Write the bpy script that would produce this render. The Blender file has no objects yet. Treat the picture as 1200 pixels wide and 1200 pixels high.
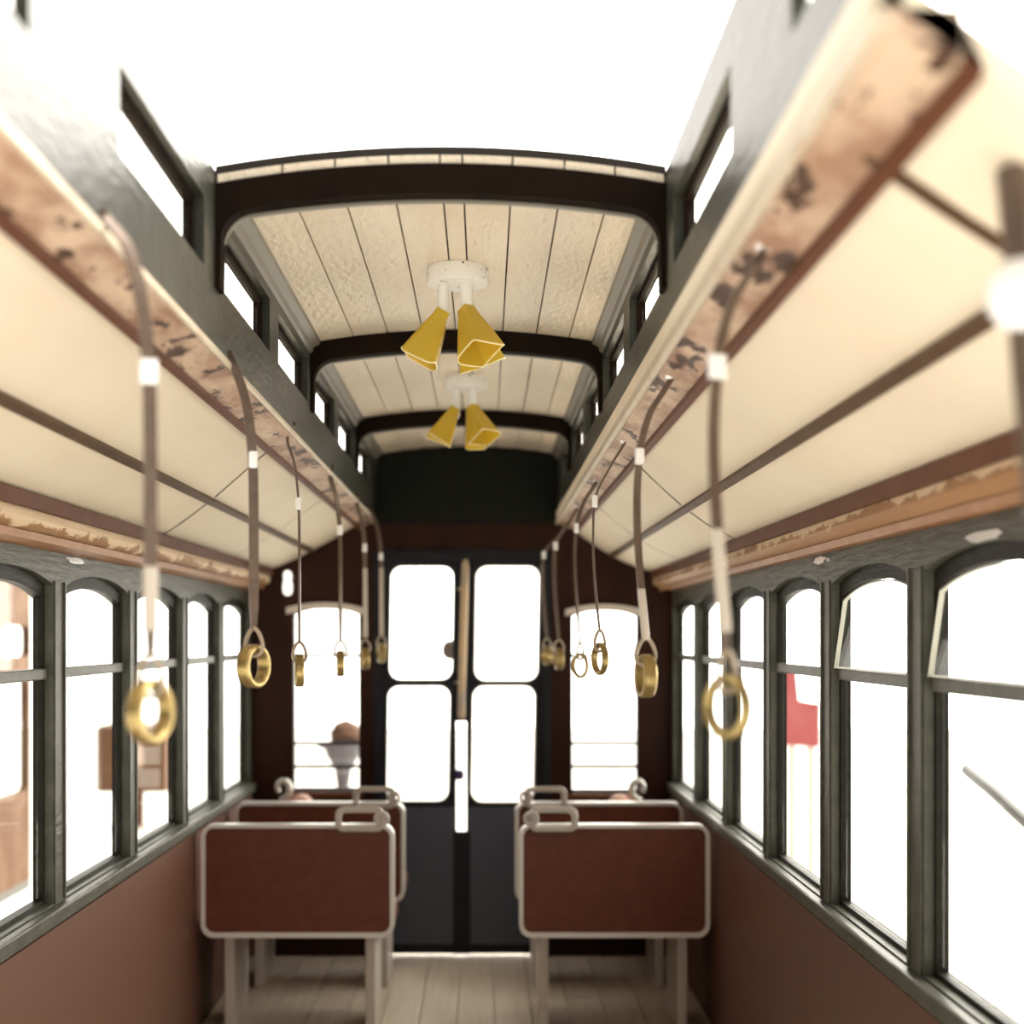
import bpy, bmesh, math, random
from mathutils import Vector, Matrix
random.seed(4)
PI = math.pi
scene = bpy.context.scene
C = scene.collection

# ------------------------------------------------------------------ dimensions (metres)
EYE = 1.60            # height of the camera above the tram floor
CX = 0.115            # the camera stands a little right of the aisle's centre line
F = 1733.0            # depth scale of the survey
W = 1.05              # half width between the side walls
def depth(k): return k * F
END = depth(.00424)   # inner face of the end bulkhead
def H(h): return EYE + h

# ------------------------------------------------------------------ materials
def mat(name, col, rough=.5, metal=0., spec=.5, noise=None, bump=None, speck=None, trans=0.):
    m = bpy.data.materials.new(name); m.use_nodes = True
    nt = m.node_tree; b = nt.nodes['Principled BSDF']
    b.inputs['Base Color'].default_value = (*col, 1); b.inputs['Roughness'].default_value = rough
    b.inputs['Metallic'].default_value = metal; b.inputs['Specular IOR Level'].default_value = spec
    if trans: b.inputs['Transmission Weight'].default_value = trans
    tc = nt.nodes.new('ShaderNodeTexCoord')
    src = None
    if noise:
        col2, scale, lo, hi = noise[:4]
        stretch = noise[4] if len(noise) > 4 else (1, 1, 1)
        mp = nt.nodes.new('ShaderNodeMapping'); mp.inputs['Scale'].default_value = stretch
        nt.links.new(tc.outputs['Object'], mp.inputs['Vector'])
        n = nt.nodes.new('ShaderNodeTexNoise'); n.inputs['Scale'].default_value = scale
        n.inputs['Detail'].default_value = 6; n.inputs['Roughness'].default_value = .65
        nt.links.new(mp.outputs[0], n.inputs['Vector'])
        r = nt.nodes.new('ShaderNodeValToRGB')
        r.color_ramp.elements[0].position = lo; r.color_ramp.elements[0].color = (*col, 1)
        r.color_ramp.elements[1].position = hi; r.color_ramp.elements[1].color = (*col2, 1)
        nt.links.new(n.outputs['Fac'], r.inputs['Fac']); src = r.outputs['Color']
    if speck:
        col3, scale, thr = speck[:3]
        n2 = nt.nodes.new('ShaderNodeTexNoise'); n2.inputs['Scale'].default_value = scale; n2.inputs['Detail'].default_value = 5; n2.inputs['Roughness'].default_value = .6
        mp2 = nt.nodes.new('ShaderNodeMapping'); mp2.inputs['Scale'].default_value = speck[3] if len(speck) > 3 else (1, 1, 1)
        nt.links.new(tc.outputs['Object'], mp2.inputs['Vector']); nt.links.new(mp2.outputs[0], n2.inputs['Vector'])
        r2 = nt.nodes.new('ShaderNodeValToRGB'); r2.color_ramp.elements[0].position = thr; r2.color_ramp.elements[1].position = thr + .03
        nt.links.new(n2.outputs['Fac'], r2.inputs['Fac'])
        mx = nt.nodes.new('ShaderNodeMix'); mx.data_type = 'RGBA'
        nt.links.new(r2.outputs['Color'], mx.inputs['Factor'])
        if src: nt.links.new(src, mx.inputs['A'])
        else: mx.inputs['A'].default_value = (*col, 1)
        mx.inputs['B'].default_value = (*col3, 1); src = mx.outputs['Result']
    if src: nt.links.new(src, b.inputs['Base Color'])
    if bump:
        scale, strength, stretch = bump
        mp = nt.nodes.new('ShaderNodeMapping'); mp.inputs['Scale'].default_value = stretch
        nt.links.new(tc.outputs['Object'], mp.inputs['Vector'])
        n = nt.nodes.new('ShaderNodeTexNoise'); n.inputs['Scale'].default_value = scale; n.inputs['Detail'].default_value = 5
        nt.links.new(mp.outputs[0], n.inputs['Vector'])
        bp = nt.nodes.new('ShaderNodeBump'); bp.inputs['Strength'].default_value = strength; bp.inputs['Distance'].default_value = .01
        nt.links.new(n.outputs['Fac'], bp.inputs['Height']); nt.links.new(bp.outputs[0], b.inputs['Normal'])
    return m

M = {}
M['green'] = mat('grey_green_paint', (.060, .060, .046), .42, spec=.25, noise=((.105, .105, .083), 14, .35, .75), bump=(60, .3, (1, .12, 1)))
M['sash'] = mat('shaded_sash_paint', (.011, .010, .007), .5, spec=.15, noise=((.020, .018, .013), 14, .35, .75), bump=(60, .3, (1, .25, 1)))  # shade on the jambs is put into this darker colour
M['beam'] = mat('dark_green_paint', (.022, .023, .017), .38, spec=.35, noise=((.048, .049, .038), 9, .4, .75), bump=(70, .3, (1, .3, 1)))
M['cream'] = mat('cream_panel_paint', (.80, .69, .53), .55, noise=((.84, .74, .58), 3, .3, .7))
M['plank'] = mat('cream_plank_paint', (.80, .68, .52), .38, noise=((.84, .74, .59), 8, .35, .7, (1, .4, 1)), bump=(60, .7, (1, .35, 1)))
M['groove'] = mat('dark_groove', (.02, .014, .01), .8)
M['cornice_brown'] = mat('cornice_brown_paint', (.30, .135, .055), .45, spec=.3, noise=((.40, .20, .09), 12, .35, .7))
M['brownstrip'] = mat('red_brown_strip', (.095, .029, .011), .5, spec=.2, noise=((.13, .045, .019), 10, .3, .7))
M['rail'] = mat('dull_brown_rail', (.075, .038, .018), .5, spec=.15, noise=((.11, .062, .032), 10, .3, .7))
M['pink'] = mat('chipped_pink_paint', (.34, .19, .12), .45, spec=.35, noise=((.62, .46, .33), 9, .42, .6, (1, .45, 1)),
                speck=((.06, .024, .012), 16, .575, (1, .4, 1)), bump=(28, .6, (1, .4, 1)))
M['lightstrip'] = mat('pale_edge_paint', (.58, .50, .38), .45, noise=((.50, .38, .27), 9, .5, .7))
M['blackbrown'] = mat('black_brown_wood', (.008, .004, .0025), .7, spec=.06, noise=((.013, .007, .004), 10, .3, .7))
M['ribedge'] = mat('grey_rib_edge', (.20, .18, .145), .4)
M['bulkhead'] = mat('dark_mahogany', (.022, .006, .003), .55, spec=.14, noise=((.034, .010, .005), 8, .35, .7, (1, 1, .15)))
M['header'] = mat('header_dark_green', (.008, .009, .006), .7, spec=.15)
M['doorpaint'] = mat('near_black_door_paint', (.010, .011, .015), .5, spec=.2)
M['doorsheen'] = mat('blue_grey_sheen', (.050, .056, .085), .45)  # bluish reflection on the lower doors, put into a colour
M['lamp'] = mat('lit_opal_globe', (.9, .9, .88), .3)
M['lamp'].node_tree.nodes['Principled BSDF'].inputs['Emission Color'].default_value = (1, .96, .85, 1)
M['lamp'].node_tree.nodes['Principled BSDF'].inputs['Emission Strength'].default_value = .8
M['pale'] = mat('pale_cream_trim', (.62, .55, .47), .45)
M['rim'] = mat('pale_yellow_rim', (.92, .80, .42), .25)
M['tan'] = mat('tan_rod', (.62, .45, .27), .3, noise=((.42, .36, .30), 5, .45, .6, (1, 1, 1)))
M['seat'] = mat('red_brown_seat_leather', (.11, .030, .014), .45, spec=.25, noise=((.145, .043, .02), 20, .3, .7))
M['seatframe'] = mat('pale_grey_seat_frame', (.72, .69, .66), .3)
M['handle'] = mat('warm_grey_cast_handle', (.50, .45, .40), .35)
M['ribbon'] = mat('brown_grey_strap', (.11, .075, .055), .28, metal=.4, noise=((.17, .12, .09), 18, .4, .7))
M['glint'] = mat('pale_strap_glint', (.50, .44, .37), .25)  # window glints on the lower straps, put into a pale colour
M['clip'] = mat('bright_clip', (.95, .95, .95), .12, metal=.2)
M['brass'] = mat('aged_brass', (.40, .30, .12), .3, metal=.75, noise=((.27, .19, .07), 25, .4, .65))
M['loop'] = mat('tan_loop_cord', (.34, .27, .19), .4)
M['white'] = mat('off_white_fixture', (.80, .77, .72), .4, speck=((.10, .06, .04), 55, .62))
M['whitestem'] = mat('white_stem', (.84, .82, .78), .3)
M['glintwhite'] = mat('white_glint', (.95, .95, .93), .2)  # the hanger's blown-out glint as a solid white
M['floor'] = mat('pale_scrubbed_boards', (.62, .54, .43), .5, noise=((.50, .42, .33), 6, .3, .7, (6, .3, 1)), bump=(40, .3, (3, .2, 1)))
M['wainscot'] = mat('brown_wainscot', (.12, .05, .028), .45)
M['ground'] = mat('pale_concrete', (.72, .70, .66), .8, noise=((.78, .76, .72), 2, .3, .7))
M['purple'] = mat('dark_violet_latch', (.05, .02, .12), .4)
M['tanwall'] = mat('tan_carriage_paint', (.095, .045, .021), .6, spec=.1, noise=((.15, .085, .048), 3, .4, .65))
M['redpanel'] = mat('faded_red_paint', (.40, .095, .10), .6, spec=.1, noise=((.46, .14, .14), 2, .4, .6))
M['violetgrey'] = mat('violet_grey_paint', (.085, .075, .09), .5)
M['tanbox'] = mat('tan_card', (.13, .066, .036), .6, spec=.15)
M['darkpipe'] = mat('dark_pipe', (.03, .028, .022), .35)
M['padtan'] = mat('salmon_tan_pad', (.52, .27, .19), .5)
M['silver'] = mat('pale_cast_metal', (.70, .68, .62), .25, metal=.4)

def cornice_paint():
    m = mat('worn_cornice_paint', (.30, .14, .06), .5, spec=.3, bump=(30, .4, (1, .3, 1)))
    nt = m.node_tree; b = nt.nodes['Principled BSDF']
    tc = nt.nodes.new('ShaderNodeTexCoord'); sx = nt.nodes.new('ShaderNodeSeparateXYZ'); nt.links.new(tc.outputs['Object'], sx.inputs[0])
    mp = nt.nodes.new('ShaderNodeMapping'); mp.inputs['Scale'].default_value = (1, .5, 1.2); nt.links.new(tc.outputs['Object'], mp.inputs[0])
    n = nt.nodes.new('ShaderNodeTexNoise'); n.inputs['Scale'].default_value = 9; n.inputs['Detail'].default_value = 8; n.inputs['Roughness'].default_value = .7
    nt.links.new(mp.outputs[0], n.inputs[0])
    a = nt.nodes.new('ShaderNodeMath'); a.operation = 'MULTIPLY_ADD'; a.inputs[1].default_value = .16; nt.links.new(n.outputs['Fac'], a.inputs[0]); nt.links.new(sx.outputs['Z'], a.inputs[2])
    r = nt.nodes.new('ShaderNodeMapRange'); r.inputs['From Min'].default_value = EYE + .318 - .074 + .023 + .080; r.inputs['From Max'].default_value = EYE + .318 - .074 + .030 + .080
    nt.links.new(a.outputs[0], r.inputs['Value'])
    mx = nt.nodes.new('ShaderNodeMix'); mx.data_type = 'RGBA'; nt.links.new(r.outputs[0], mx.inputs['Factor'])
    mx.inputs['A'].default_value = (.36, .19, .085, 1); mx.inputs['B'].default_value = (.78, .60, .40, 1)
    nt.links.new(mx.outputs['Result'], b.inputs['Base Color']); return m
M['cornice'] = cornice_paint()
def yellow_glass():
    m = bpy.data.materials.new('yellow_shade_resin'); m.use_nodes = True
    nt = m.node_tree; b = nt.nodes['Principled BSDF']; out = nt.nodes['Material Output']
    b.inputs['Base Color'].default_value = (.72, .54, .06, 1); b.inputs['Roughness'].default_value = .22
    tr = nt.nodes.new('ShaderNodeBsdfTranslucent'); tr.inputs['Color'].default_value = (.9, .68, .12, 1)
    mx = nt.nodes.new('ShaderNodeMixShader'); mx.inputs[0].default_value = .35
    tc = nt.nodes.new('ShaderNodeTexCoord'); n = nt.nodes.new('ShaderNodeTexNoise'); n.inputs['Scale'].default_value = 60
    bp = nt.nodes.new('ShaderNodeBump'); bp.inputs['Strength'].default_value = .25; bp.inputs['Distance'].default_value = .005
    nt.links.new(tc.outputs['Object'], n.inputs['Vector']); nt.links.new(n.outputs['Fac'], bp.inputs['Height'])
    nt.links.new(bp.outputs[0], b.inputs['Normal'])
    nt.links.new(b.outputs[0], mx.inputs[1]); nt.links.new(tr.outputs[0], mx.inputs[2]); nt.links.new(mx.outputs[0], out.inputs['Surface'])
    return m
M['yellow'] = yellow_glass()

def glass(name, tint, gl):
    m = bpy.data.materials.new(name); m.use_nodes = True
    nt = m.node_tree; out = nt.nodes['Material Output']; nt.nodes.remove(nt.nodes['Principled BSDF'])
    t = nt.nodes.new('ShaderNodeBsdfTransparent'); t.inputs['Color'].default_value = (*tint, 1)
    g = nt.nodes.new('ShaderNodeBsdfGlossy'); g.inputs['Roughness'].default_value = .03
    mx = nt.nodes.new('ShaderNodeMixShader'); mx.inputs[0].default_value = gl
    nt.links.new(t.outputs[0], mx.inputs[1]); nt.links.new(g.outputs[0], mx.inputs[2]); nt.links.new(mx.outputs[0], out.inputs['Surface'])
    return m
M['glass'] = glass('window_glass', (.97, .975, .96), .06)
M['edgelight'] = mat('lit_glass_edge', (.58, .58, .50), .3)  # light caught on the tilted panes' edges, put into the colour

# ------------------------------------------------------------------ mesh helpers
def obj(name, bm, m, parent=None, smooth=False, loc=None):
    me = bpy.data.meshes.new(name)
    bmesh.ops.recalc_face_normals(bm, faces=bm.faces[:])
    bm.to_mesh(me); bm.free()
    for x in (m if isinstance(m, (list, tuple)) else [m]): me.materials.append(x)
    if smooth:
        for p in me.polygons: p.use_smooth = True
        try: me.set_sharp_from_angle(angle=math.radians(38))
        except Exception: pass
    o = bpy.data.objects.new(name, me); C.objects.link(o)
    if loc is not None: o.location = loc
    if parent is not None: o.parent = parent
    return o
def struct(name, bm, m, smooth=False):
    o = obj(name, bm, m, None, smooth); o['kind'] = 'structure'; return o
def thing(name, label, cat, loc, group=None, rz=0):
    o = bpy.data.objects.new(name, None); C.objects.link(o)
    o.empty_display_size = .05
    o.location = loc; o.rotation_euler = (0, 0, rz); tag(o, label, cat, group); return o
def tag(o, label, cat, group=None):
    o['label'] = label; o['category'] = cat
    if group: o['group'] = group
    return o
def box(bm, x0, x1, y0, y1, z0, z1, bev=0):
    r = bmesh.ops.create_cube(bm, size=1)
    for v in r['verts']:
        v.co = Vector(((x0 + x1) / 2 + v.co.x * (x1 - x0), (y0 + y1) / 2 + v.co.y * (y1 - y0), (z0 + z1) / 2 + v.co.z * (z1 - z0)))
    if bev:
        es = list({e for v in r['verts'] for e in v.link_edges})
        bmesh.ops.bevel(bm, geom=es, offset=bev, segments=2, affect='EDGES', profile=.6)
    return r
def newbox(*a, **k):
    bm = bmesh.new(); box(bm, *a, **k); return bm
def plate(bm, outer, holes, t0, t1, mp, mi=0):
    """A flat sheet with holes: 2-D loops (u,v), thickness from w=t0 to t1, mp(u,v,w) -> xyz."""
    tmp = bmesh.new(); loops = []
    for lp in [outer] + list(holes):
        vs = [tmp.verts.new((u, v, 0)) for u, v in lp]
        es = [tmp.edges.new((vs[i], vs[(i + 1) % len(vs)])) for i in range(len(vs))]
        loops.append(lp)
    bmesh.ops.triangle_fill(tmp, use_beauty=True, use_dissolve=False, edges=tmp.edges[:])
    tmp.verts.index_update()
    tris = [[v.index for v in f.verts] for f in tmp.faces]
    co = [(v.co.x, v.co.y) for v in tmp.verts]; tmp.free()
    a = [bm.verts.new(mp(u, v, t0)) for u, v in co]; b = [bm.verts.new(mp(u, v, t1)) for u, v in co]
    for t in tris:
        bm.faces.new([a[i] for i in t]).material_index = mi
        bm.faces.new([b[i] for i in reversed(t)]).material_index = mi
    i0 = 0
    for lp in loops:
        n = len(lp)
        for i in range(n):
            p, q = i0 + i, i0 + (i + 1) % n
            bm.faces.new((a[p], a[q], b[q], b[p])).material_index = mi
        i0 += n
def rrect(u0, u1, v0, v1, r, n=5, skew=0):
    pts = []
    for cx, cy, a0 in ((u1 - r, v1 - r, 0), (u0 + r, v1 - r, 90), (u0 + r, v0 + r, 180), (u1 - r, v0 + r, 270)):
        for i in range(n + 1):
            a = math.radians(a0 + 90 * i / n); pts.append((cx + r * math.cos(a), cy + r * math.sin(a)))
    vm = (v0 + v1) / 2
    return [(u + skew * (v - vm), v) for u, v in pts]
def arch(u0, u1, v0, spring, top, n=12):
    """window outline: straight sides, shallow arched head with rounded shoulders"""
    pts = [(u0, v0), (u1, v0)]
    for i in range(n + 1):
        t = i / n; x = 2 * t - 1
        pts.append((u1 + (u0 - u1) * t, spring + (top - spring) * (1 - abs(x) ** 2.3)))
    return pts
def sweep(bm, path, prof, closed_prof=True, cap=True, mi=0):
    """path: list of (origin, axis_u, axis_v); prof: 2-D points"""
    rings = []
    for o, u, v in path: rings.append([bm.verts.new(o + u * p + v * q) for p, q in prof])
    n = len(prof)
    for A, B in zip(rings, rings[1:]):
        for i in range(n if closed_prof else n - 1):
            bm.faces.new((A[i], A[(i + 1) % n], B[(i + 1) % n], B[i])).material_index = mi
    if cap and closed_prof:
        bm.faces.new(rings[0]).material_index = mi; bm.faces.new(list(reversed(rings[-1]))).material_index = mi
def extrude_y(bm, prof, y0, y1, seg=1, mi=0):
    X, Z = Vector((1, 0, 0)), Vector((0, 0, 1))
    sweep(bm, [(Vector((0, y0 + (y1 - y0) * i / seg, 0)), X, Z) for i in range(seg + 1)], prof, mi=mi)
def tube(bm, pts, r, n=10, closed=False, cap=True):
    pts = [Vector(p) for p in pts]; rings = []; N = len(pts); nrm = None
    for i, p in enumerate(pts):
        if closed: t = pts[(i + 1) % N] - pts[i - 1]
        else: t = pts[min(i + 1, N - 1)] - pts[max(i - 1, 0)]
        t.normalize()
        if nrm is None:
            nrm = t.orthogonal().normalized()
        nrm = (nrm - t * nrm.dot(t)).normalized(); b = t.cross(nrm)
        rr = r[i] if isinstance(r, (list, tuple)) else r
        rings.append([bm.verts.new(p + (nrm * math.cos(a) + b * math.sin(a)) * rr) for a in [2 * PI * k / n for k in range(n)]])
    for i in range(N if closed else N - 1):
        A, B = rings[i], rings[(i + 1) % N]
        for k in range(n): bm.faces.new((A[k], A[(k + 1) % n], B[(k + 1) % n], B[k]))
    if cap and not closed:
        bm.faces.new(list(reversed(rings[0]))); bm.faces.new(rings[-1])
def lathe(bm, prof, n=32, mtx=None, closed=False):
    """profile (r,z) about the Z axis"""
    mtx = mtx or Matrix.Identity(4)
    rings = [[bm.verts.new(mtx @ Vector((r * math.cos(2 * PI * k / n), r * math.sin(2 * PI * k / n), z))) for k in range(n)] for r, z in prof]
    m = len(rings)
    for i in range(m if closed else m - 1):
        A, B = rings[i], rings[(i + 1) % m]
        for k in range(n): bm.faces.new((A[k], A[(k + 1) % n], B[(k + 1) % n], B[k]))
    if not closed:
        if prof[0][0] > 1e-4: bm.faces.new(rings[0])
        if prof[-1][0] > 1e-4: bm.faces.new(list(reversed(rings[-1])))
        bmesh.ops.remove_doubles(bm, verts=bm.verts[:], dist=1e-5)
def crom(pts, n=8):
    P = [Vector(p) for p in pts]; P = [2 * P[0] - P[1]] + P + [2 * P[-1] - P[-2]]; out = []
    for i in range(1, len(P) - 2):
        a, b, c, d = P[i - 1:i + 3]
        for k in range(n):
            t = k / n
            out.append(.5 * ((2 * b) + (c - a) * t + (2 * a - 5 * b + 4 * c - d) * t * t + (3 * b - a - 3 * c + d) * t ** 3))
    out.append(P[-2]); return out

# ------------------------------------------------------------------ the setting: floor, ground
NEAR = 1.35
bm = bmesh.new()
nb = 14
for i in range(nb):
    x0 = -W - .05 + (2 * W + .1) * i / nb; x1 = -W - .05 + (2 * W + .1) * (i + 1) / nb
    box(bm, x0 + .002, x1 - .002, NEAR + .6, END + .9, -.03, 0)
box(bm, -W - .05, W + .05, NEAR + .6, END + .9, -.06, -.03)
struct('floor', bm, M['floor'])
struct('ground', newbox(-30, 30, -12, 40, -.95, -.90), M['ground'])

# ------------------------------------------------------------------ side walls with arched windows
PERIOD = depth(.000484)
LK = [depth(k) for k in (.00185, .002335, .002822, .003312, .00377)]     # pillar centres
SILL = H(-.725); SPR = H(.138); TOP = H(.176); CORN = H(.235)
win_no = 1
def side_wall(s, name):
    global win_no
    x = s * W
    def mp(u, v, w): return Vector((x + s * w, u, v))
    edges = [LK[0] - PERIOD] + LK + [END + .035]
    hp = .058
    holes = []; inner = []
    for a, b in zip(edges, edges[1:]):
        u0, u1 = a + hp, b - hp
        holes.append(arch(u0, u1, SILL, SPR, TOP)); inner.append((u0, u1))
    y0, y1 = edges[0] - .5, END + .04
    bm = bmesh.new()
    plate(bm, [(y0, 0), (y1, 0), (y1, H(.36)), (y0, H(.36))], holes, 0, .022, mp)
    # raised sill rail, pillar beads
    for a in edges[:-1]:
        for d in (-hp + .012, hp - .012):
            box(bm, min(x, x - s * .006), max(x, x - s * .006), a + d - .006, a + d + .006, SILL, SPR + .01)
    w = struct(name, bm, M['green'])
    bm = bmesh.new(); box(bm, min(x - s * .03, x), max(x - s * .03, x), y0, END - .002, SILL - .045, SILL - .004, bev=.006)
    obj('window_sill', bm, M['green'], w)
    bm = bmesh.new(); box(bm, min(x - s * .012, x), max(x - s * .012, x), y0, END - .002, .02, SILL - .06)
    obj('wainscot_panel', bm, M['wainscot'], w)
    # sash frames set in behind the openings
    for i, (u0, u1) in enumerate(inner):
        bm = bmesh.new()
        clear = arch(u0 + .012, u1 - .012, SILL + .012, SPR - .038, TOP - .036)
        plate(bm, [(u0 - .03, SILL - .03), (u1 + .03, SILL - .03), (u1 + .03, TOP + .035), (u0 - .03, TOP + .035)], [clear], .0225, .050, mp)
        o = struct('window_%d' % win_no, bm, M['sash'])
        b = bmesh.new(); xa, xb = x + s * .012, x + s * .034
        box(b, min(xa, xb), max(xa, xb), u0 + .0125, u1 - .0125, H(-.118), H(-.088), bev=.004)
        obj('transom', b, M['green'], o)
        b = bmesh.new()
        box(b, min(x + s * .036, x + s * .041), max(x + s * .036, x + s * .041), u0 + .0125, u1 - .0125, SILL + .0125, H(-.104))
        obj('pane', b, M['glass'], o)
        b = bmesh.new()
        tilt = .030 if (s > 0 and i < 2) else .0
        def mt(u, v, w, tilt=tilt):
            f = (v - H(-.085)) / .22
            return Vector((x + s * (.036 - tilt * (1 - f) + w), u, v))
        plate(b, arch(u0 + .016, u1 - .016, H(-.086), SPR - .042, TOP - .040), [], 0, .006, mt)
        p = obj('pane', b, M['glass'], o)
        if tilt:
            b = bmesh.new(); lp = arch(u0 + .015, u1 - .015, H(-.087), SPR - .041, TOP - .039)
            hl = arch(u0 + .019, u1 - .019, H(-.083), SPR - .045, TOP - .043)
            plate(b, lp, [hl], -.003, .009, mt)
            obj('pane_edge_light', b, M['edgelight'], p)
        win_no += 1
side_wall(-1, 'wall_left'); side_wall(1, 'wall_right')

def leak_patch(s, k, h, w_, hh, parent):  # white patches paint light leaks and glare under the cornice
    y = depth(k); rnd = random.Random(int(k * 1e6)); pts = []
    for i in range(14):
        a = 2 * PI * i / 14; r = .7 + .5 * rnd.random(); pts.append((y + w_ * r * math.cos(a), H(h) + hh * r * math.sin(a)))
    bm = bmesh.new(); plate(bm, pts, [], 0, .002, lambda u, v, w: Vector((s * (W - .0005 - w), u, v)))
    obj('light_leak', bm, M['clip'], parent)
leak_patch(-1, .00243, .214, .10, .010, bpy.data.objects['wall_left'])
leak_patch(1, .00238, .210, .07, .011, bpy.data.objects['wall_right']); leak_patch(1, .00232, .207, .02, .005, bpy.data.objects['wall_right'])
leak_patch(1, .0016, .186, .12, .010, bpy.data.objects['wall_right'])

# ------------------------------------------------------------------ cornices, side ceilings, strips
DECK = {-1: [(.975, .325), (.90, .352), (.82, .388), (.735, .43), (.65, .478), (.57, .525), (.50, .562), (.44, .592)],
        1: [(.975, .310), (.90, .333), (.82, .362), (.74, .402), (.65, .46), (.57, .518), (.52, .553), (.47, .588)]}
BEAMX = {-1: .424, 1: .478}
trim_no = 1
def trim(bm, m, smooth=False):
    global trim_no
    o = struct('trim_%d' % trim_no, bm, m, smooth); trim_no += 1; return o
def deck_at(s, x):
    D = DECK[s]
    for (a, ha), (b, hb) in zip(D, D[1:]):
        if b <= x <= a: return ha + (hb - ha) * (a - x) / (a - b)
    return D[0][1] if x > D[0][0] else D[-1][1]
for s in (-1, 1):
    D = DECK[s]
    low = [(s * x, H(h)) for x, h in D]
    up = [(s * x, H(h) + .03) for x, h in reversed(D)]
    bm = bmesh.new(); extrude_y(bm, low + up, NEAR, END + .035, 24)
    struct('ceiling_left' if s < 0 else 'ceiling_right', bm, M['cream'], True)
    # cornice: cream worn upper face and brown rolled lower face
    top = D[0][1]
    a = W - .098
    c = [(s * a, H(top) - .028), (s * (a - .004), H(top) - .050), (s * (a + .006), H(top) - .064), (s * (a + .028), H(top) - .074)]
    d = [(s * (W - .002), H(top) - .074), (s * (W - .002), H(top) - .028)]
    bm = bmesh.new(); extrude_y(bm, c + d, NEAR, END - .003, 24)
    trim(bm, M['cornice'], True)
    c = [(s * (a + .024), H(top) - .0745), (s * (a + .030), H(top) - .092), (s * (a + .052), H(.232)), (s * (W - .002), H(.226)), (s * (W - .002), H(top) - .0745)]
    bm = bmesh.new(); extrude_y(bm, c, NEAR, END - .003, 24)
    trim(bm, M['cornice_brown'], True)
    bm = bmesh.new(); extrude_y(bm, [(s * (a - .018), H(top) + .008), (s * (a - .018), H(top) - .0275), (s * (W - .002), H(top) - .0275), (s * (W - .002), H(top) - .001), (s * .972, H(top) - .001), (s * .965, H(top) + .002)], NEAR, END - .003, 4)
    trim(bm, M['brownstrip'])
    # roof rail half way up the side ceiling
    xr = .745; hr = deck_at(s, xr)
    bm = bmesh.new()
    sl = (deck_at(s, xr - .02) - deck_at(s, xr + .02)) / .04
    u = Vector((s, -sl)).normalized(); n = Vector((-s * sl, -1)).normalized()
    pr = [(s * xr + u.x * p + n.x * q, H(hr) + u.y * p + n.y * q) for p, q in ((-.013, -.002), (-.011, .012), (.011, .012), (.013, -.002))]
    extrude_y(bm, pr, NEAR, END - .003, 2); trim(bm, M['rail'])
    # sheet joints across the side ceiling
    for k0, k1, wd, m in ((.00252, .00282, .007, 'groove'), (.0034, .0036, .004, 'pale'), (.00095, .00093, .022, 'rail')):
        bm = bmesh.new(); xs = [.93, .86, .80, .765] if wd < .02 else [.93, .86, .80, .765]
        runs = [[.95, .88, .82, .762], [.728, .68, .62, .56, .515]]
        ok = False
        for run in runs:
            prev = None
            for x in run:
                t = (.95 - x) / (.95 - .515); y = depth(k1 + (k0 - k1) * t)
                if y < NEAR + .03: prev = None; continue
                h = H(deck_at(s, x)); th = .010 if wd > .02 else .0025
                vs = [bm.verts.new((s * x, y - wd / 2, h - th)), bm.verts.new((s * x, y + wd / 2, h - th)), bm.verts.new((s * x, y + wd / 2, h + .001)), bm.verts.new((s * x, y - wd / 2, h + .001))]
                if prev:
                    for i in range(4): bm.faces.new((prev[i], prev[(i + 1) % 4], vs[(i + 1) % 4], vs[i]))
                prev = vs; ok = True
        trim(bm, M[m])

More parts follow.
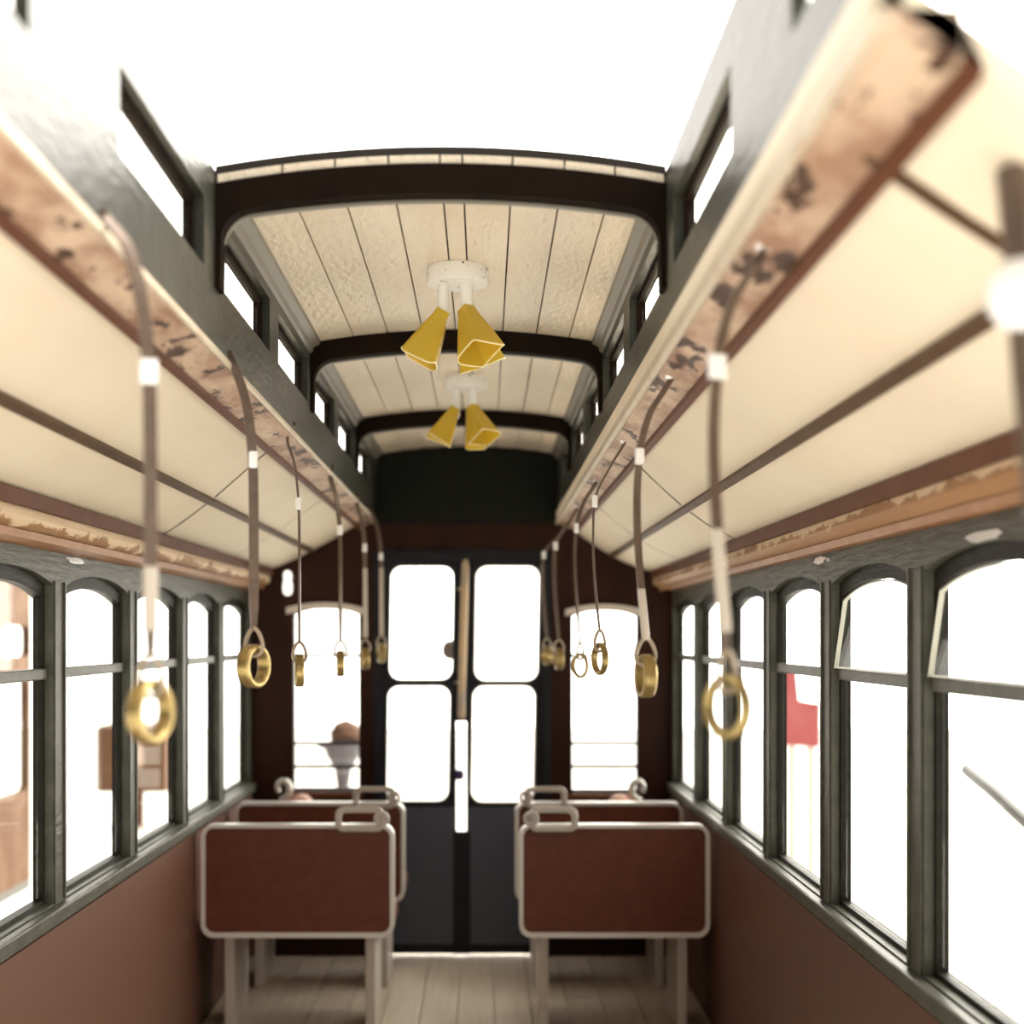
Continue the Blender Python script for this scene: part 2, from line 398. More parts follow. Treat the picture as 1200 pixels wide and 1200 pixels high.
# ------------------------------------------------------------------ clerestory: beams, windows, ceiling, ribs
KR = [.00172, .00265, .00358]
CB, CT = H(.712), H(.845)            # clerestory window openings
EDGE, CROWN = H(.905), H(.945)
wk = []
for k in KR: wk += [(k + .00005, k + .00042), (k + .00051, k + .00088)]
wk = [(KR[0] - .00046, KR[0] - .00008)] + wk[:5]
for s in (-1, 1):
    x = s * BEAMX[s]
    def mp(u, v, w, x=x, s=s): return Vector((x + s * w, u, v))
    holes = [[(depth(a), CB), (depth(b), CB), (depth(b), CT), (depth(a), CT)] for a, b in wk]
    bm = bmesh.new()
    y0 = 1.75
    plate(bm, [(y0, H(.574)), (END + .035, H(.574)), (END + .035, H(.93)), (y0, H(.93))], holes, 0, .020, mp)
    bm2 = None
    struct('wall_upper_left' if s < 0 else 'wall_upper_right', bm, M['beam'])
    bm = bmesh.new(); box(bm, min(x, x + s * .045), max(x, x + s * .020), NEAR, y0, H(.574), H(.712)); trim(bm, M['beam'])
    for i, (a, b) in enumerate(wk):
        bm = bmesh.new()
        a, b = depth(a), depth(b)
        plate(bm, [(a - .02, CB - .02), (b + .02, CB - .02), (b + .02, CT + .02), (a - .02, CT + .02)], [[(a + .012, CB + .008), (b - .012, CB + .008), (b - .012, CT - .012), (a + .012, CT - .012)]], .0205, .040, mp)
        o = struct('window_%d' % win_no, bm, M['blackbrown']); win_no += 1
        bm = bmesh.new(); box(bm, min(x + s * .030, x + s * .034), max(x + s * .030, x + s * .034), a + .0125, b - .0125, CB + .0085, CT - .0125)
        obj('pane', bm, M['glass'], o)
    # soffit mouldings under the beam: pale inner bead, chipped pink face, brown outer edge
    xi = BEAMX[s]; sw = .006 if s < 0 else .012
    bm = bmesh.new(); extrude_y(bm, [(s * (xi - sw), H(.574)), (s * (xi - sw), H(.574 - 1.6 * sw)), (s * (xi - .3 * sw), H(.572 - 2 * sw)), (s * (xi + .004), H(.574 - 1.6 * sw)), (s * (xi + .004), H(.574))], NEAR, END - .003, 16)
    trim(bm, M['lightstrip'], True)
    hx = xi + .074
    bm = bmesh.new(); extrude_y(bm, [(s * (xi + .0045), H(.5735)), (s * (xi + .0045), H(.563 if s < 0 else .556)), (s * hx, H(min(.540, deck_at(s, hx) - .006))), (s * hx, H(.5735))][:4], NEAR, END - .003, 40)
    trim(bm, M['pink'])
    bm = bmesh.new(); extrude_y(bm, [(s * (hx + .0005), H(.56)), (s * (hx + .0005), H(min(.530, deck_at(s, hx) - .018))), (s * (hx + .016), H(min(.526, deck_at(s, hx) - .024))), (s * (hx + .02), H(deck_at(s, hx + .02)) + .004)], NEAR, END - .003, 16)
    trim(bm, M['brownstrip'])
    # cove moulding between clerestory wall and planked ceiling
    bm = bmesh.new(); y0 = depth(KR[0])
    extrude_y(bm, [(x, H(.915)), (x, H(.872)), (x - s * .008, H(.876)), (x - s * .012, H(.890)), (x - s * .030, H(.900)), (x - s * .034, H(.915))], y0, END - .003, 8)
    trim(bm, M['ribedge'], True)

XL, XR = -BEAMX[-1], BEAMX[1]; XM = (XL + XR) / 2
def crown(x): return EDGE + (CROWN - EDGE) * (1 - ((x - XM) / ((XR - XL) / 2)) ** 2)
bm = bmesh.new()
cuts = [XL + .002, -.29, -.185, -.078, .025, .070, .171, .275, .376, XR - .002]
for a, b in zip(cuts, cuts[1:]):
    xs = [a + .002 + (b - a - .004) * i / 4 for i in range(5)]
    prof = [(xx, crown(xx)) for xx in xs] + [(xx, crown(xx) + .018) for xx in reversed(xs)]
    prof[0] = (prof[0][0], prof[0][1] + .0015); prof[4] = (prof[4][0], prof[4][1] + .0015)
    extrude_y(bm, prof, depth(KR[0]) - .02, END + .03, 10, mi=0)
xs = [XL + (XR - XL) * i / 16 for i in range(17)]
extrude_y(bm, [(xx, crown(xx) + .019) for xx in xs] + [(xx, crown(xx) + .035) for xx in reversed(xs)], depth(KR[0]) - .02, END + .03, 1, mi=1)
struct('ceiling', bm, [M['plank'], M['groove']], True)

for k in KR:                                   # arched ribs with rounded shoulders running down into posts
    y = depth(k)
    n = 20
    def under(x):
        e = min(x - XL, XR - x); r = .055
        base = crown(x) - .062
        if e < .012 + r:
            q = max(0., (e - .012)) / r
            return base - r * (1 - math.sqrt(max(0, 1 - (1 - q) ** 2)))
        return base
    xs = [XL + .0125 + (XR - XL - .025) * (.5 - .5 * math.cos(PI * i / 40)) for i in range(41)]
    low = [(xx, under(xx)) for xx in xs]
    outer = [(XL, H(.695)), (XL + .010, H(.695)), (XL + .012, low[0][1] - .02)] + low + [(XR - .012, low[-1][1] - .02), (XR - .010, H(.695)), (XR, H(.695)), (XR, crown(XR) - .002)]
    outer += [(xx, crown(xx) - .001) for xx in [XR - (XR - XL) * i / 20 for i in range(1, 20)]] + [(XL, crown(XL) - .002)]
    bm = bmesh.new(); plate(bm, outer, [], y - .028, y + .028, lambda u, v, w: Vector((u, w, v)))
    t = trim(bm, M['blackbrown'])
    bm = bmesh.new()                           # worn lighter lip along the far lower edge of the rib
    lp = low; X, Z = Vector((1, 0, 0)), Vector((0, 0, 1))
    path = []
    for i, (xx, zz) in enumerate(lp):
        path.append((Vector((xx, y + .020, zz)), Vector((0, 1, 0)), Z))
    sweep(bm, path, [(-.008, .002), (-.008, -.004), (.009, -.004), (.009, .002)])
    obj('worn_lip', bm, M['ribedge'], t)

# ------------------------------------------------------------------ end bulkhead, drawn on its own elevation
S = .00424
def ex(u): return CX + (u - 568) * S
def ez(v): return EYE + (745 - v) * S
def emp(off=0):
    return lambda u, v, w: Vector((u, END + off + w, v))
WINL = (343, 420, 716, 927); WINR = (671, 748, 718, 929)
def archpx(w, top):
    u0, u1, v0, v1 = w; pts = [(ex(u0), ez(v1)), (ex(u1), ez(v1))]
    for i in range(9):
        t = i / 8; pts.append((ex(u1 + (u0 - u1) * t), ez(v0) - .012 + .030 * (1 - (2 * t - 1) ** 2) * top))
    return pts
DOORO = [(ex(444), .0), (ex(640), .0), (ex(640), ez(652)), (ex(444), ez(652))]
roof = [(s_x, z) for s_x, z in
        [(W + .03, 0), (W + .03, H(.34))] + [(x, H(h) + .034) for x, h in DECK[1]] + [(XR + .04, H(.62)), (XR + .04, H(.93)), (XR - .1, CROWN + .02), (XL + .1, CROWN + .02), (XL - .04, H(.93)), (XL - .04, H(.62))]
        + [(-x, H(h) + .034) for x, h in reversed(DECK[-1])] + [(-W - .03, H(.34)), (-W - .03, 0)]]
bm = bmesh.new()
lowdoor = DOORO
outer = [(W + .03, 0), *roof[1:-1], (-W - .03, 0), (ex(444), 0), (ex(444), ez(652)), (ex(640), ez(652)), (ex(640), 0)]
plate(bm, outer, [archpx(WINL, 1), archpx(WINR, 1)], .036, .075, emp())
struct('wall_back', bm, M['bulkhead'])
bm = bmesh.new()
plate(bm, [(ex(432), ez(612)), (ex(655), ez(612)), (ex(655), ez(640)), (ex(662), EDGE - .01), (ex(662), EDGE + .02), (XM, CROWN + .01), (ex(425), EDGE + .02), (ex(425), EDGE - .01)][:2] + [(XR - .002, H(.575)), (XR - .002, EDGE - .004), (XM, CROWN - .004), (XL + .002, EDGE - .004), (XL + .002, H(.575))], [], .012, .0355, emp())
trim(bm, M['header'])
# dark door architrave
bm = bmesh.new()
plate(bm, [(ex(438), .0), (ex(438), ez(645)), (ex(646), ez(645)), (ex(646), 0), (ex(636.5), 0), (ex(636.5), ez(655.5)), (ex(447.5), ez(655.5)), (ex(447.5), 0)], [], .015, .0355, emp())
trim(bm, M['doorpaint'])
# windows in the bulkhead
for wi, wpx in enumerate((WINL, WINR)):
    u0, u1, v0, v1 = wpx
    bm = bmesh.new()
    big = archpx((u0 - 3, u1 + 3, v0 - 3, v1 + 4), 1)
    plate(bm, big, [archpx((u0 + .5, u1 - .5, v0 + 1, v1 - 2), 1)], .0755, .095, emp())
    o = struct('window_%d' % win_no, bm, M['doorpaint']); win_no += 1
    b = bmesh.new(); pts = []
    for i in range(13):
        t = i / 12; pts.append((ex(u0 - 8 + (u1 - u0 + 13) * t), ez(v0 + 1) + .026 * (1 - (2 * t - 1) ** 2)))
    sweep(b, [(Vector((p, END + .028, q)), Vector((0, 1, 0)), Vector((0, 0, 1))) for p, q in pts], [(-.022, -.012), (.0075, -.012), (.0075, .022), (-.022, .022)])
    obj('window_hood', b, M['pale'], o)
    for vv, th, yy in ((768.5, 4.0, .0), (872.5, 3.6, .0), (900, 4.0, .0)):
        b = newbox(ex(u0 + .6), ex(u1 - .6), END + .078 + yy, END + .088 + yy, ez(vv + th / 2), ez(vv - th / 2))
        obj('glazing_bar', b, M['doorpaint'], o)
    b = newbox(ex(u0 + .6), ex(u1 - .6), END + .089, END + .093, ez(v1 - 2.5), ez(v0 + 3)); obj('pane', b, M['glass'], o)
    b = newbox(ex(u0 - 4), ex(u1 + 4), END + .008, END + .0355, ez(v1 + 9), ez(v1 + 2), bev=.004); obj('window_sill', b, M['brownstrip'], o)
# double doors: two leaves, each with two rounded lights, leaning a little like the model's
SK = .016
for nm, (o0, o1), up, lo in (('door_1', (445, 534.5), (455.5, 532, 662, 798), (452, 527.5, 803, 941)), ('door_2', (546.5, 639), (556, 632.5, 662, 799), (552, 627.5, 803, 942))):
    holes = [rrect(ex(a), ex(b), ez(d), ez(c), .060, 6, SK) for a, b, c, d in (up, lo)]
    bm = bmesh.new()
    bot, tp = .012, ez(653)
    plate(bm, [(ex(o0), bot), (ex(o1), bot), (ex(o1), tp), (ex(o0), tp)], holes, .038, .070, emp())
    d = struct(nm, bm, M['doorpaint'])
    for a, b_, c, dd in (up, lo):
        b = bmesh.new(); plate(b, rrect(ex(a), ex(b_), ez(dd), ez(c), .060, 6, SK), [rrect(ex(a) + .007, ex(b_) - .007, ez(dd) + .007, ez(c) - .007, .054, 6, SK)], .034, .0378, emp())
        obj('pane_bead', b, M['pale'] if nm == 'door_2' else M['ribedge'], d)
        b = bmesh.new(); plate(b, rrect(ex(a) + .001, ex(b_) - .001, ez(dd) + .001, ez(c) - .001, .060, 6, SK), [], .050, .055, emp())
        obj('pane', b, M['glass'], d)
    b = newbox(ex(o0 + 2.5), ex(o1 - 1), END + .0335, END + .0377, .06, ez(947)); obj('sheen_panel', b, M['doorsheen'], d)  # panel added to carry the bluish reflection
    if nm == 'door_2':
        b = newbox(ex(531), ex(551), END + .026, END + .0375, ez(846), ez(654)); obj('meeting_strip', b, M['doorpaint'], d)
        b = newbox(ex(531), ex(551), END + .026, END + .0375, .012, ez(975)); obj('meeting_strip', b, M['doorpaint'], d)
    if nm == 'door_1':
        b = bmesh.new()
        tube(b, [(ex(545.5), END + .012, ez(656)), (ex(545.4), END + .010, ez(660)), (ex(543), END + .010, ez(740)), (ex(540.5), END + .010, ez(838)), (ex(540.3), END + .012, ez(842))], [.012, .019, .019, .019, .014], 14)
        for vv, uu in ((690, 544.5), (800, 541.5)):
            tube(b, [(ex(uu), END + .012, ez(vv)), (ex(uu - 10), END + .0385, ez(vv))], .008, 8)
        obj('grab_pole', b, M['tan'], d, True)
        b = bmesh.new(); lathe(b, [(0, .035), (.03, .03), (.045, .012), (.045, -.012), (.03, -.03), (0, -.035)], 20, Matrix.Translation((ex(528), END + .12, ez(762))) @ Matrix.Scale(1.4, 4, (0, 0, 1)))
        tube(b, [(ex(528), END + .115, ez(762)), (ex(534.0), END + .062, ez(762))], .012, 8)
        obj('door_handle', b, M['tanbox'], d, True)
        b = bmesh.new(); lathe(b, [(0, .03), (.018, .024), (.026, .008), (.026, -.008), (.018, -.024), (0, -.03)], 16, Matrix.Translation((ex(538), END + .05, ez(909))))
        obj('latch', b, M['purple'], d, True)

# ------------------------------------------------------------------ ceiling lights with three square trumpet shades
def make_light(label, y, xo, rot):
    t = thing('ceiling_light', label, 'ceiling light', (xo, y, crown(xo) - .0005), 'ceiling lights on the planked ceiling')
    bm = bmesh.new(); lathe(bm, [(0, 0), (.077, 0), (.079, -.004), (.079, -.040), (.076, -.044), (0, -.044)], 40); obj('ceiling_rose', bm, M['white'], t, True)
    arms = []
    for a in (178 + rot, -52 + rot, 50 + rot):
        ca, sa = math.cos(math.radians(a)), math.sin(math.radians(a)); d = Vector((ca, sa, 0))
        base = d * .036
        ln = .122
        bm = bmesh.new(); tube(bm, [base + Vector((0, 0, -.0435)), base + Vector((0, 0, -ln))], .015, 14); st = obj('stem', bm, M['whitestem'], t, True)
        # shade: square trumpet flaring outwards and down
        ax = (d * .52 + Vector((0, 0, -1))).normalized(); side = Vector((-sa, ca, 0)); up = side.cross(ax).normalized()
        o = base + Vector((0, 0, -ln + .010))
        bm = bmesh.new(); rings = []
        N = 28
        for L, hw in ((0, .018), (.02, .021), (.055, .030), (.10, .041), (.136, .049), (.1365, .0475), (.10, .039), (.055, .027), (.03, .019)):
            ring = []
            for k in range(N):
                th = 2 * PI * k / N; c, s_ = math.cos(th), math.sin(th)
                e = .30
                px = hw * abs(c) ** e * (1 if c > 0 else -1); py = hw * abs(s_) ** e * (1 if s_ > 0 else -1)
                ring.append(bm.verts.new(o + ax * (L + (.006 * math.sin(2 * th + a) if L > .13 else 0)) + side * px + up * py))
            rings.append(ring)
        for A, B in zip(rings, rings[1:]):
            for k in range(N): bm.faces.new((A[k], A[(k + 1) % N], B[(k + 1) % N], B[k]))
        bm.faces.new(rings[0]); bm.faces.new(rings[-1])
        rim = [sum((rings[4][k].co, rings[5][k].co), Vector()) / 2 for k in range(N)]
        shade = obj('lamp_shade', bm, M['yellow'], t, True)
        bm = bmesh.new(); tube(bm, rim, .0022, 6, closed=True); obj('shade_rim', bm, M['rim'], shade, True)
        bm = bmesh.new()
        lathe(bm, [(0, .028), (.012, .02), (.016, 0), (.016, -.02), (.010, -.034), (0, -.036)], 16, Matrix.Translation(base + Vector((0, 0, -ln + .004)) ))
        obj('lamp_holder', bm, M['whitestem'], st, True)
    return t
make_light('white ceiling light with three yellow shades, nearer one hanging before the first dark rib', depth(.00219), .045, 0)
make_light('white ceiling light with yellow shades, farther one hanging beyond the dark rib', depth(.00312), .045, 4)

# ------------------------------------------------------------------ hanging straps
def make_strap(s, k, xrel, h, yaw, ryaw, label, rw=.022, ring_w=.026, R=.046, glint=None):
    y = depth(k); xh = CX + s * xrel
    t = thing('hanging_strap', label, 'hanging strap', (xh, y, H(h)), 'hanging straps along the left beam' if s < 0 else 'hanging straps along the right beam')
    apex = R + .030
    face = BEAMX[s] + CX * (1 if s < 0 else -1)        # beam face measured from the sight line
    if s < 0: shape = [(face + .002 - xrel, .596), (.034, .55), (.016, .49), (.006, .42), (.001, .33), (0, .15)]
    else: shape = [(face + .034 - xrel, .548), (face + .012 - xrel, .512), (face - .016 - xrel, .465), (-.012, .39), (-.019, .28), (-.014, .15)]
    pts = [(s * a, 0, b - h) for a, b in shape] + [(0, 0, apex)]
    xa, zt = xh + pts[0][0], H(shape[0][1])
    path = crom(pts, 8)
    bm = bmesh.new()
    wd = Vector((math.cos(yaw), math.sin(yaw), 0)); td = Vector((-math.sin(yaw), math.cos(yaw), 0))
    hw, ht = rw / 2, .0032
    rings = []
    for i, p in enumerate(path):
        f = i / (len(path) - 1); ww = hw * (1 if f < .93 else 1 - (f - .93) / .07 * .45)
        tw = (1 - f) * .5 * (1 if int(k * 1e5) % 2 else -1)
        w2 = Vector((math.cos(yaw + tw), math.sin(yaw + tw), 0)); t2 = Vector((-w2.y, w2.x, 0))
        # keep the strip's thickness across its curve
        rings.append([bm.verts.new(p + w2 * a + t2 * b) for a, b in ((-ww, -ht), (ww, -ht), (ww, ht), (-ww, ht))])
    for A, B in zip(rings, rings[1:]):
        for i in range(4): bm.faces.new((A[i], A[(i + 1) % 4], B[(i + 1) % 4], B[i]))
    bm.faces.new(rings[0]); bm.faces.new(list(reversed(rings[-1])))
    obj('strap_ribbon', bm, M['ribbon'], t)
    # clip, and a pale length carrying painted window glints
    zc_ = .372 - h
    pc = min(path, key=lambda p: abs(p.z - zc_))
    if glint:
        run = [p for p in crom(pts, 24) if glint[1] <= p.z + h <= glint[0]]
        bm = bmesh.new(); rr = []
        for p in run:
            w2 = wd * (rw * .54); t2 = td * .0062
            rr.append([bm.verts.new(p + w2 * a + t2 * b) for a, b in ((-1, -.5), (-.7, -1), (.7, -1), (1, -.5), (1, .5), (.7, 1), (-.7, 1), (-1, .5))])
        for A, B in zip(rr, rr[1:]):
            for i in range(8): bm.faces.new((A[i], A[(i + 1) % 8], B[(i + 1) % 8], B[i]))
        bm.faces.new(rr[0]); bm.faces.new(list(reversed(rr[-1]))); obj('strap_glint', bm, M['glint'], t, True)
    bm = bmesh.new(); cs = 1 if k < .0013 else .72
    box(bm, -.013 * cs, .013 * cs, -.0075, .0075, -.018, .018, bev=.004)
    bmesh.ops.transform(bm, matrix=Matrix.Translation(pc) @ Matrix.Rotation(yaw, 4, 'Z'), verts=bm.verts[:])
    obj('clip', bm, M['clip'], t, True)
    # peg on the beam
    bm = bmesh.new()
    tube(bm, [(xa - xh + s * .012, 0, zt - H(h)), (xa - xh - s * .010, 0, zt - H(h))] if s < 0 else [(xa - xh + .016, 0, zt - H(h)), (xa - xh - .016, 0, zt - H(h))], .0055 if s < 0 else .0075, 10)
    obj('peg', bm, M['clip'] if s > 0 else M['ribbon'], t, True)
    # short brass tube as grip ring, its axis horizontal
    axis = Vector((math.cos(ryaw), math.sin(ryaw), 0))
    mtx = Matrix.Rotation(ryaw, 4, 'Z') @ Matrix.Rotation(PI / 2, 4, 'Y')
    ri, ro, hwid, c = R * .72, R, ring_w / 2, .004
    bm = bmesh.new(); lathe(bm, [(ri + c, -hwid), (ro - c, -hwid), (ro, -hwid + c), (ro, hwid - c), (ro - c, hwid), (ri + c, hwid), (ri, hwid - c), (ri, -hwid + c)], 40, mtx, closed=True)
    obj('grip_ring', bm, M['brass'], t, True)
    # loop joining strap and ring, in the plane of the ring's axis
    bm = bmesh.new(); lp = []
    for i in range(28):
        th = 2 * PI * i / 28
        q = (1 + math.cos(th)) / 2
        z = ri - .012 + (apex + .004 - ri + .012) * q
        wv = (hwid + .007) * math.sin(th) * (1.25 - .6 * q)
        lp.append(axis * wv + Vector((0, 0, z)))
    tube(bm, lp, .0044, 8, closed=True); obj('ring_loop', bm, M['loop'], t, True)
    return t
R_ = math.radians
left = [
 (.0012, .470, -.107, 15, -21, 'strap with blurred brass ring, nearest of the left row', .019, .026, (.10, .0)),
 (.0018, .487, -.064, 25, -25, 'strap with sharp tilted brass ring, second along the left beam', .020, .030, None),
 (.0024, .521, -.098, 82, 9, 'thin strap seen edge-on with dark ring, third along the left beam', .014, .024, None),
 (.0030, .507, -.098, 60, 5, 'strap with narrow brass ring over the left end window, fourth along left beam', .016, .028, None),
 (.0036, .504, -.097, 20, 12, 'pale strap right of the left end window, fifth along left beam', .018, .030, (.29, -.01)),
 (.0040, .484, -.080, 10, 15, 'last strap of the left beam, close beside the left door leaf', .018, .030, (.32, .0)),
]
right = [
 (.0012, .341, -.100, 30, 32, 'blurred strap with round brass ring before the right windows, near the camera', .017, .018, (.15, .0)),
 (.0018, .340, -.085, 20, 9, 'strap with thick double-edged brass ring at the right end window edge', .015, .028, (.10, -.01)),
 (.0024, .324, -.065, 75, 19, 'strap with slender round ring in front of right end window', .015, .018, None),
 (.0030, .336, -.105, 70, 33, 'strap with thin ring at the left edge of the right end window', .016, .014, None),
 (.0036, .313, -.097, 25, 9, 'strap beside right door leaf, next to last on the right beam', .016, .030, None),
 (.0040, .292, -.092, 20, 18, 'last strap of the right beam, closest to the door lights', .016, .030, None),
]
for s, row in ((-1, left), (1, right)):
    for k, xr, h, ya, ry, lb, rw, gw, sl in row: make_strap(s, k, xr, h, R_(ya), R_(ry), lb, rw, gw, glint=sl)
# hanger with a white ball painted as a glint, close to the camera at the right edge
yk = depth(.00085); xk = CX + .530; hk = deck_at(1, xk)
t = thing('ceiling_hanger', 'blurred dark hanger with a big white ball painted as a glint at the right edge of the photo', 'hanger', (xk, yk, H(hk)))
bm = bmesh.new(); tube(bm, [(0, 0, .002), (.004, 0, -.06), (.012, 0, -.18), (.022, 0, -.34)], [.021, .019, .018, .014], 12); obj('rod', bm, M['ribbon'], t, True)
bm = bmesh.new(); lathe(bm, [(0, .036), (.020, .032), (.033, .016), (.036, 0), (.033, -.016), (.020, -.032), (0, -.036)], 24, Matrix.Translation((.002, -.012, .337 - hk))); obj('glint_ball', bm, M['glintwhite'], t, True)

# ------------------------------------------------------------------ seats
def make_seat(s, k, label):
    y = depth(k); x0, x1 = (-1.012, -.245) if s < 0 else (.252, 1.010)
    t = thing('tram_seat', label, 'seat', ((x0 + x1) / 2, y, 0), 'tram seats in pairs beside the aisle')
    w = (x1 - x0) / 2; top = .850
    a = 1 if s < 0 else -1          # direction of the aisle
    bm = bmesh.new(); plate(bm, rrect(-w + .016, w - .016, .42, top - .014, .035, 5), [], -.012, .030, lambda u, v, q: Vector((u, q, v)))
    obj('backrest', bm, M['seat'], t)
    bm = bmesh.new(); plate(bm, rrect(-w, w, .40, top, .05, 6), [rrect(-w + .0165, w - .0165, .4205, top - .0145, .035, 6)], -.020, .036, lambda u, v, q: Vector((u, q, v)))
    obj('back_frame', bm, M['seatframe'], t)
    # cast loop handle on the aisle corner
    xc = a * (w - .135)
    bm = bmesh.new()
    plate(bm, rrect(xc - .098, xc + .098, top - .028, top + .072, .034, 6), [rrect(xc - .072, xc + .072, top - .008, top + .048, .018, 6)], -.036, -.0205, lambda u, v, q: Vector((u, q, v)))
    hd = obj('grab_handle', bm, M['handle'], t)
    bv = hd.modifiers.new('Bevel', 'BEVEL'); bv.width = .005; bv.segments = 2; bv.limit_method = 'ANGLE'
    bm = bmesh.new()
    lathe(bm, [(.016, -.008), (.030, -.008), (.032, 0), (.030, .008), (.016, .008)], 20, Matrix.Translation((xc + a * .088, -.046, top + .026)) @ Matrix.Rotation(PI / 2, 4, 'X'), closed=True)
    obj('eyelet', bm, M['handle'], t, True)
    bm = bmesh.new(); box(bm, -w + .01, w - .01, .040, .46, .40, .47, bev=.02); obj('seat_cushion', bm, M['seat'], t, True)
    for sx in (-1, 1):
        bm = bmesh.new(); box(bm, sx * (w - .1) - .02, sx * (w - .1) + .02, .05, .42, 0, .40, bev=.006); obj('leg', bm, M['handle'], t)
make_seat(-1, .00385, 'farther left brown seat with pale edge, directly in front of the end wall')
make_seat(1, .00385, 'farther right brown seat with pale edge, directly in front of the end wall')
make_seat(-1, .0034, 'nearer left brown seat, its cast loop handle overlapping the farther seat behind')
make_seat(1, .0034, 'nearer right brown seat, its cast loop handle overlapping the farther seat behind')

# ------------------------------------------------------------------ small fittings on the end wall
t = thing('wall_lamp', 'small white lamp under the ceiling in the left end corner', 'lamp', (ex(337), END, ez(683)))
bm = bmesh.new(); lathe(bm, [(0, .0), (.022, 0), (.022, .008), (0, .010)], 18, Matrix.Translation((0, .035, .03)) @ Matrix.Rotation(PI / 2, 4, 'X')); obj('back_plate', bm, M['pale'], t, True)
bm = bmesh.new(); lathe(bm, [(0, .062), (.016, .056), (.021, .04), (.019, .015), (.024, -.01), (.024, -.04), (.016, -.058), (0, -.064)], 20, Matrix.Translation((0, .002, 0))); obj('lamp_globe', bm, M['lamp'], t, True)
for s, u, lab in ((-1, 336, 'pale scrolled armrest with salmon pad under the left end window'), (1, 744, 'pale scrolled armrest with salmon pad under the right end window')):
    t = thing('bench_armrest', lab, 'armrest', (ex(u), END - .08, ez(940)), 'scrolled armrests at the end wall')
    bm = bmesh.new()
    pts = []
    for i in range(22):
        a = -PI / 2 + 1.75 * PI * i / 21; r = .052 - .0012 * i
        pts.append((s * (.0 - r * math.cos(a) * .8) + s * .01, 0, .075 + r * math.sin(a)))
    tube(bm, [(s * .0, .112, -.02), (s * .005, .04, .0)] + pts, [.016] * 2 + [.019 - .0003 * i for i in range(22)], 10); obj('scroll', bm, M['silver'], t, True)
    bm = bmesh.new(); lathe(bm, [(0, .06), (.03, .055), (.056, .03), (.062, 0), (.055, -.03), (.03, -.05), (0, -.055)], 24, Matrix.Translation((-s * .085, -.02, -.01)))
    tube(bm, [(-s * .04, -.02, -.01), (-s * .01, -.01, .02)], .014, 8)
    obj('pad', bm, M['padtan'], t, True)

# ------------------------------------------------------------------ outside the windows
GZ = -.90
# tan carriage standing on the next track, left
t = thing('tan_carriage', 'tan neighbouring carriage side with bright rounded windows outside the nearest left window', 'carriage', (-3.35, 9.9, GZ))
def mpo(u, v, w): return Vector((-w, u - 9.9, v - GZ))
bm = bmesh.new()
def kz(x): return (3.465) / (568 - x) * F
holes = []
for u0, u1, v0, v1 in ((3, 35, 733, 790 - 20), (-40, 33, 796, 938), (-80, -8, 733, 770)):
    ya, yb = kz(u0), kz(u1); sc = 3.465 / (568 - (u0 + u1) / 2)
    holes.append(rrect(ya, yb, EYE + (745 - v1) * sc, EYE + (745 - v0) * sc, .07, 5))
holes = [holes[0], holes[1]]
plate(bm, [(8.6, -.25), (11.28, -.25), (11.28, 2.25), (8.6, 2.25)], holes, 0, .06, mpo); obj('side_panel', bm, M['tanwall'], t)
bm = newbox(-.9, -.001, -1.35, 1.38, .58, .65); obj('underframe', bm, M['darkpipe'], t)
for yy in (-.8, .8):
    bm = bmesh.new(); lathe(bm, [(0, -.05), (.29, -.05), (.31, -.02), (.31, .04), (.27, .05), (0, .05)], 32, Matrix.Translation((-.3, yy, .31)) @ Matrix.Rotation(PI / 2, 4, 'Y')); obj('wheel', bm, M['darkpipe'], t, True)
    bm = newbox(-.38, -.22, yy - .05, yy + .05, .30, .5801); obj('axle_box', bm, M['darkpipe'], t)
# tan cases further back on the left
for i, (x, y, w_, h0, h1, lb) in enumerate(((-3.6, 15.2, .34, -1.36, -.93, 'small tan case on a post seen through the second left window'), (-4.4, 19.3, .9, -2.0, -1.15, 'larger tan case far off seen through the third left window'))):
    t = thing('display_case', lb, 'case', (x, y, GZ))
    bm = newbox(-w_ / 2, w_ / 2, -w_ / 2, w_ / 2, H(h0) - GZ, H(h1) - GZ, bev=.03); obj('case_body', bm, M['tanbox'], t)
    bm = newbox(-.06, .06, -.06, .06, 0, H(h0) - GZ + .001); obj('post', bm, M['tanbox'], t)
# red panel outside right
t = thing('red_panel', 'faded red upright panel with a stepped top seen through the third right window', 'panel', (3.12, 14.0, GZ))
sc = 3.0 / 374
def rp(u, v): return ((u - 942) * sc, EYE + (745 - v) * sc - GZ)
bm = bmesh.new()
pl = [rp(*p) for p in ((920, 874), (963, 877), (964, 825), (939, 821), (935, 780), (920, 779))]
plate(bm, pl, [], 0, .10, lambda u, v, w: Vector((u, w, v))); obj('board', bm, M['redpanel'], t)
bm = bmesh.new(); box(bm, -.12, -.06, .02, .08, 0, rp(0, 874)[1] + .01); obj('post', bm, M['pale'], t)
bm = bmesh.new(); box(bm, .06, .12, .02, .08, 0, rp(0, 874)[1] + .01); obj('post', bm, M['pale'], t)
# curved pipe rail outside the nearest right window
t = thing('pipe_rail', 'dark curved pipe rail outside the nearest right window', 'rail', (1.75, 4.1, GZ))
bm = bmesh.new()
def pr(x, y, h): return (x - 1.75, y - 4.1, H(h) - GZ)
P = crom([pr(1.60, 3.05, -1.0), pr(1.62, 3.7, -.63), pr(1.66, 4.35, -.50), pr(1.70, 4.85, -.44)], 10)
tube(bm, P, .02, 12)
obj('rail', bm, M['darkpipe'], t, True)
for i in (0, int(len(P) * .45)):
    bm = bmesh.new(); tube(bm, [(P[i].x, P[i].y, 0), (P[i].x, P[i].y, P[i].z)], .018, 10); obj('post', bm, M['darkpipe'], t, True)
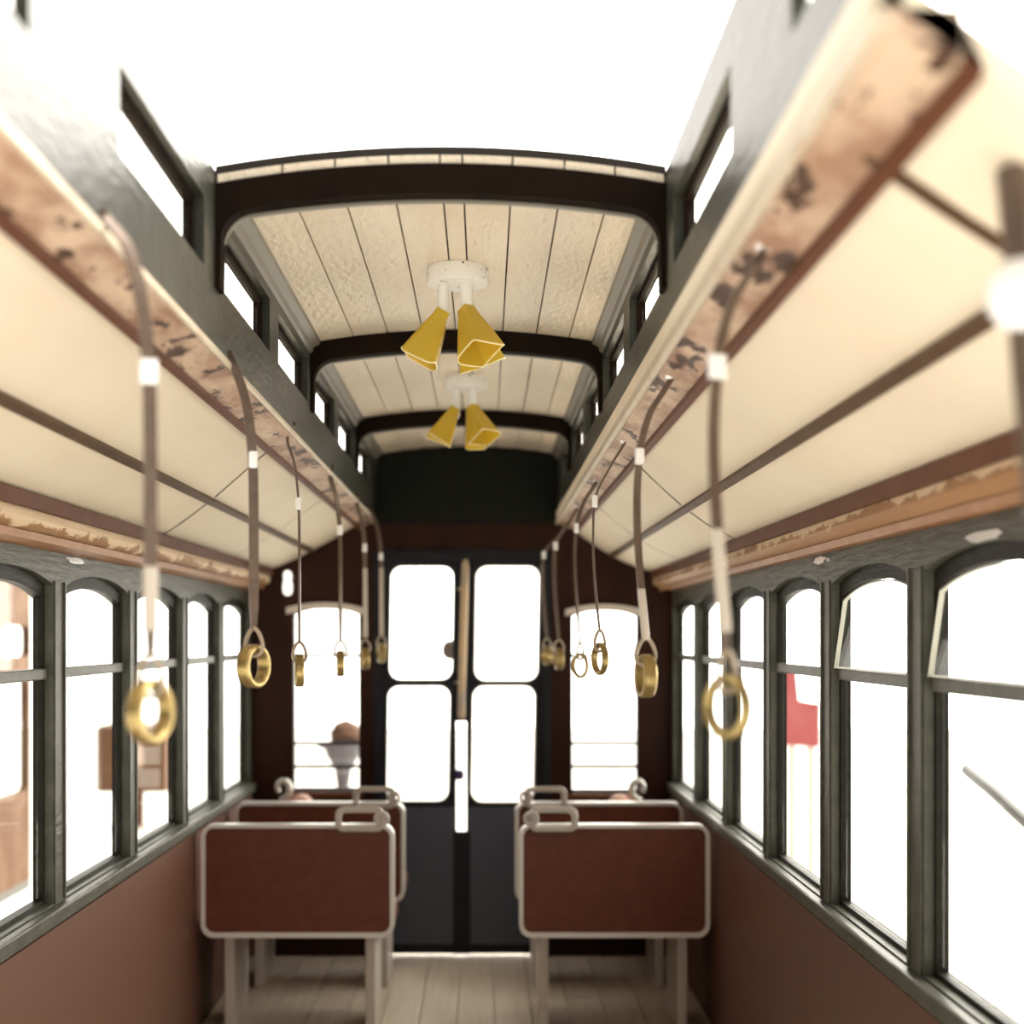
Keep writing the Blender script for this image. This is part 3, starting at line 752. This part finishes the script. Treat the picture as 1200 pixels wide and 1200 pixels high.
# pedestal table beyond the left end window
zt = 10.2; sc = zt / F
def tp(u, v): return (CX + (u - 568) * sc, EYE + (745 - v) * sc)
cx, _ = tp(402, 0)
t = thing('pedestal_table', 'violet-grey pedestal table beyond the left end window', 'table', (cx, zt, GZ))
bm = bmesh.new(); lathe(bm, [(0, -.022), (.17, -.022), (.175, -.01), (.175, .008), (.17, .012), (0, .012)], 32, Matrix.Translation((0, 0, tp(0, 872)[1] - GZ))); obj('table_top', bm, M['violetgrey'], t, True)
zz = tp(0, 872)[1] - GZ - .0215
bm = bmesh.new(); lathe(bm, [(0, zz), (.13, zz), (.12, zz - .05), (.06, zz - .15), (.045, zz - .25), (.05, zz - .5), (.16, .06), (.2, 0), (0, 0)], 28); obj('pedestal', bm, M['violetgrey'], t, True)
t = thing('cloth_bundle', 'brown cloth bundle lying on the pedestal table beyond the end window', 'bundle', (cx + .02, zt, tp(0, 872)[1] + .012))
bm = bmesh.new(); bmesh.ops.create_icosphere(bm, subdivisions=4, radius=1)
for v in bm.verts:
    n = .12 * math.sin(4 * v.co.x + 1) * math.cos(5 * v.co.z) + .08 * math.sin(9 * v.co.y + 3 * v.co.z)
    v.co = v.co * (1 + n)
    v.co = Vector((v.co.x * .11 * (1 - .35 * max(0, v.co.z)), v.co.y * .09, (v.co.z + .75) * .085 if v.co.z > -.75 else 0))
obj('bundle_body', bm, M['tanbox'], t, True)

# ------------------------------------------------------------------ daylight
wd = bpy.data.worlds.new('daylight'); scene.world = wd; wd.use_nodes = True
nt = wd.node_tree; bg = nt.nodes['Background']
tc = nt.nodes.new('ShaderNodeTexCoord'); sp = nt.nodes.new('ShaderNodeSeparateXYZ')
nt.links.new(tc.outputs['Generated'], sp.inputs[0])
def ramp(sock, a, b, c, d):
    mr = nt.nodes.new('ShaderNodeMapRange'); mr.interpolation_type = 'SMOOTHSTEP'
    for nme, v in zip(('From Min', 'From Max', 'To Min', 'To Max'), (a, b, c, d)): mr.inputs[nme].default_value = v
    nt.links.new(sock, mr.inputs['Value']); return mr.outputs[0]
def mul(p, q):
    m = nt.nodes.new('ShaderNodeMath'); m.operation = 'MULTIPLY'; nt.links.new(p, m.inputs[0]); nt.links.new(q, m.inputs[1]); return m.outputs[0]
st = mul(ramp(sp.outputs['X'], -.8, .9, .85, 7.0), ramp(sp.outputs['Y'], -.5, .1, .12, 1.0))
nt.links.new(st, bg.inputs['Strength'])
bg.inputs['Color'].default_value = (1, .95, .87, 1)

# ------------------------------------------------------------------ camera
cam = bpy.data.cameras.new('camera'); co = bpy.data.objects.new('camera', cam); C.objects.link(co)
co.location = (CX, 0, EYE); co.rotation_euler = (PI / 2, 0, 0)
cam.sensor_width = 36; cam.lens = 36 * F / 1200
cam.shift_x = 32 / 1200; cam.shift_y = 145 / 1200
cam.clip_start = .05; cam.clip_end = 200
cam.dof.use_dof = True; cam.dof.focus_distance = 3.85; cam.dof.aperture_fstop = 1.9
scene.camera = co
scene.view_settings.view_transform = 'Standard'; scene.view_settings.look = 'None'
scene.view_settings.gamma = 1; scene.view_settings.use_curve_mapping = False
scene.view_settings.exposure = .75
scene.cycles.max_bounces = 10; scene.cycles.diffuse_bounces = 6; scene.cycles.transparent_max_bounces = 24
scene.cycles.sample_clamp_indirect = 8
scene.cycles.use_denoising = True
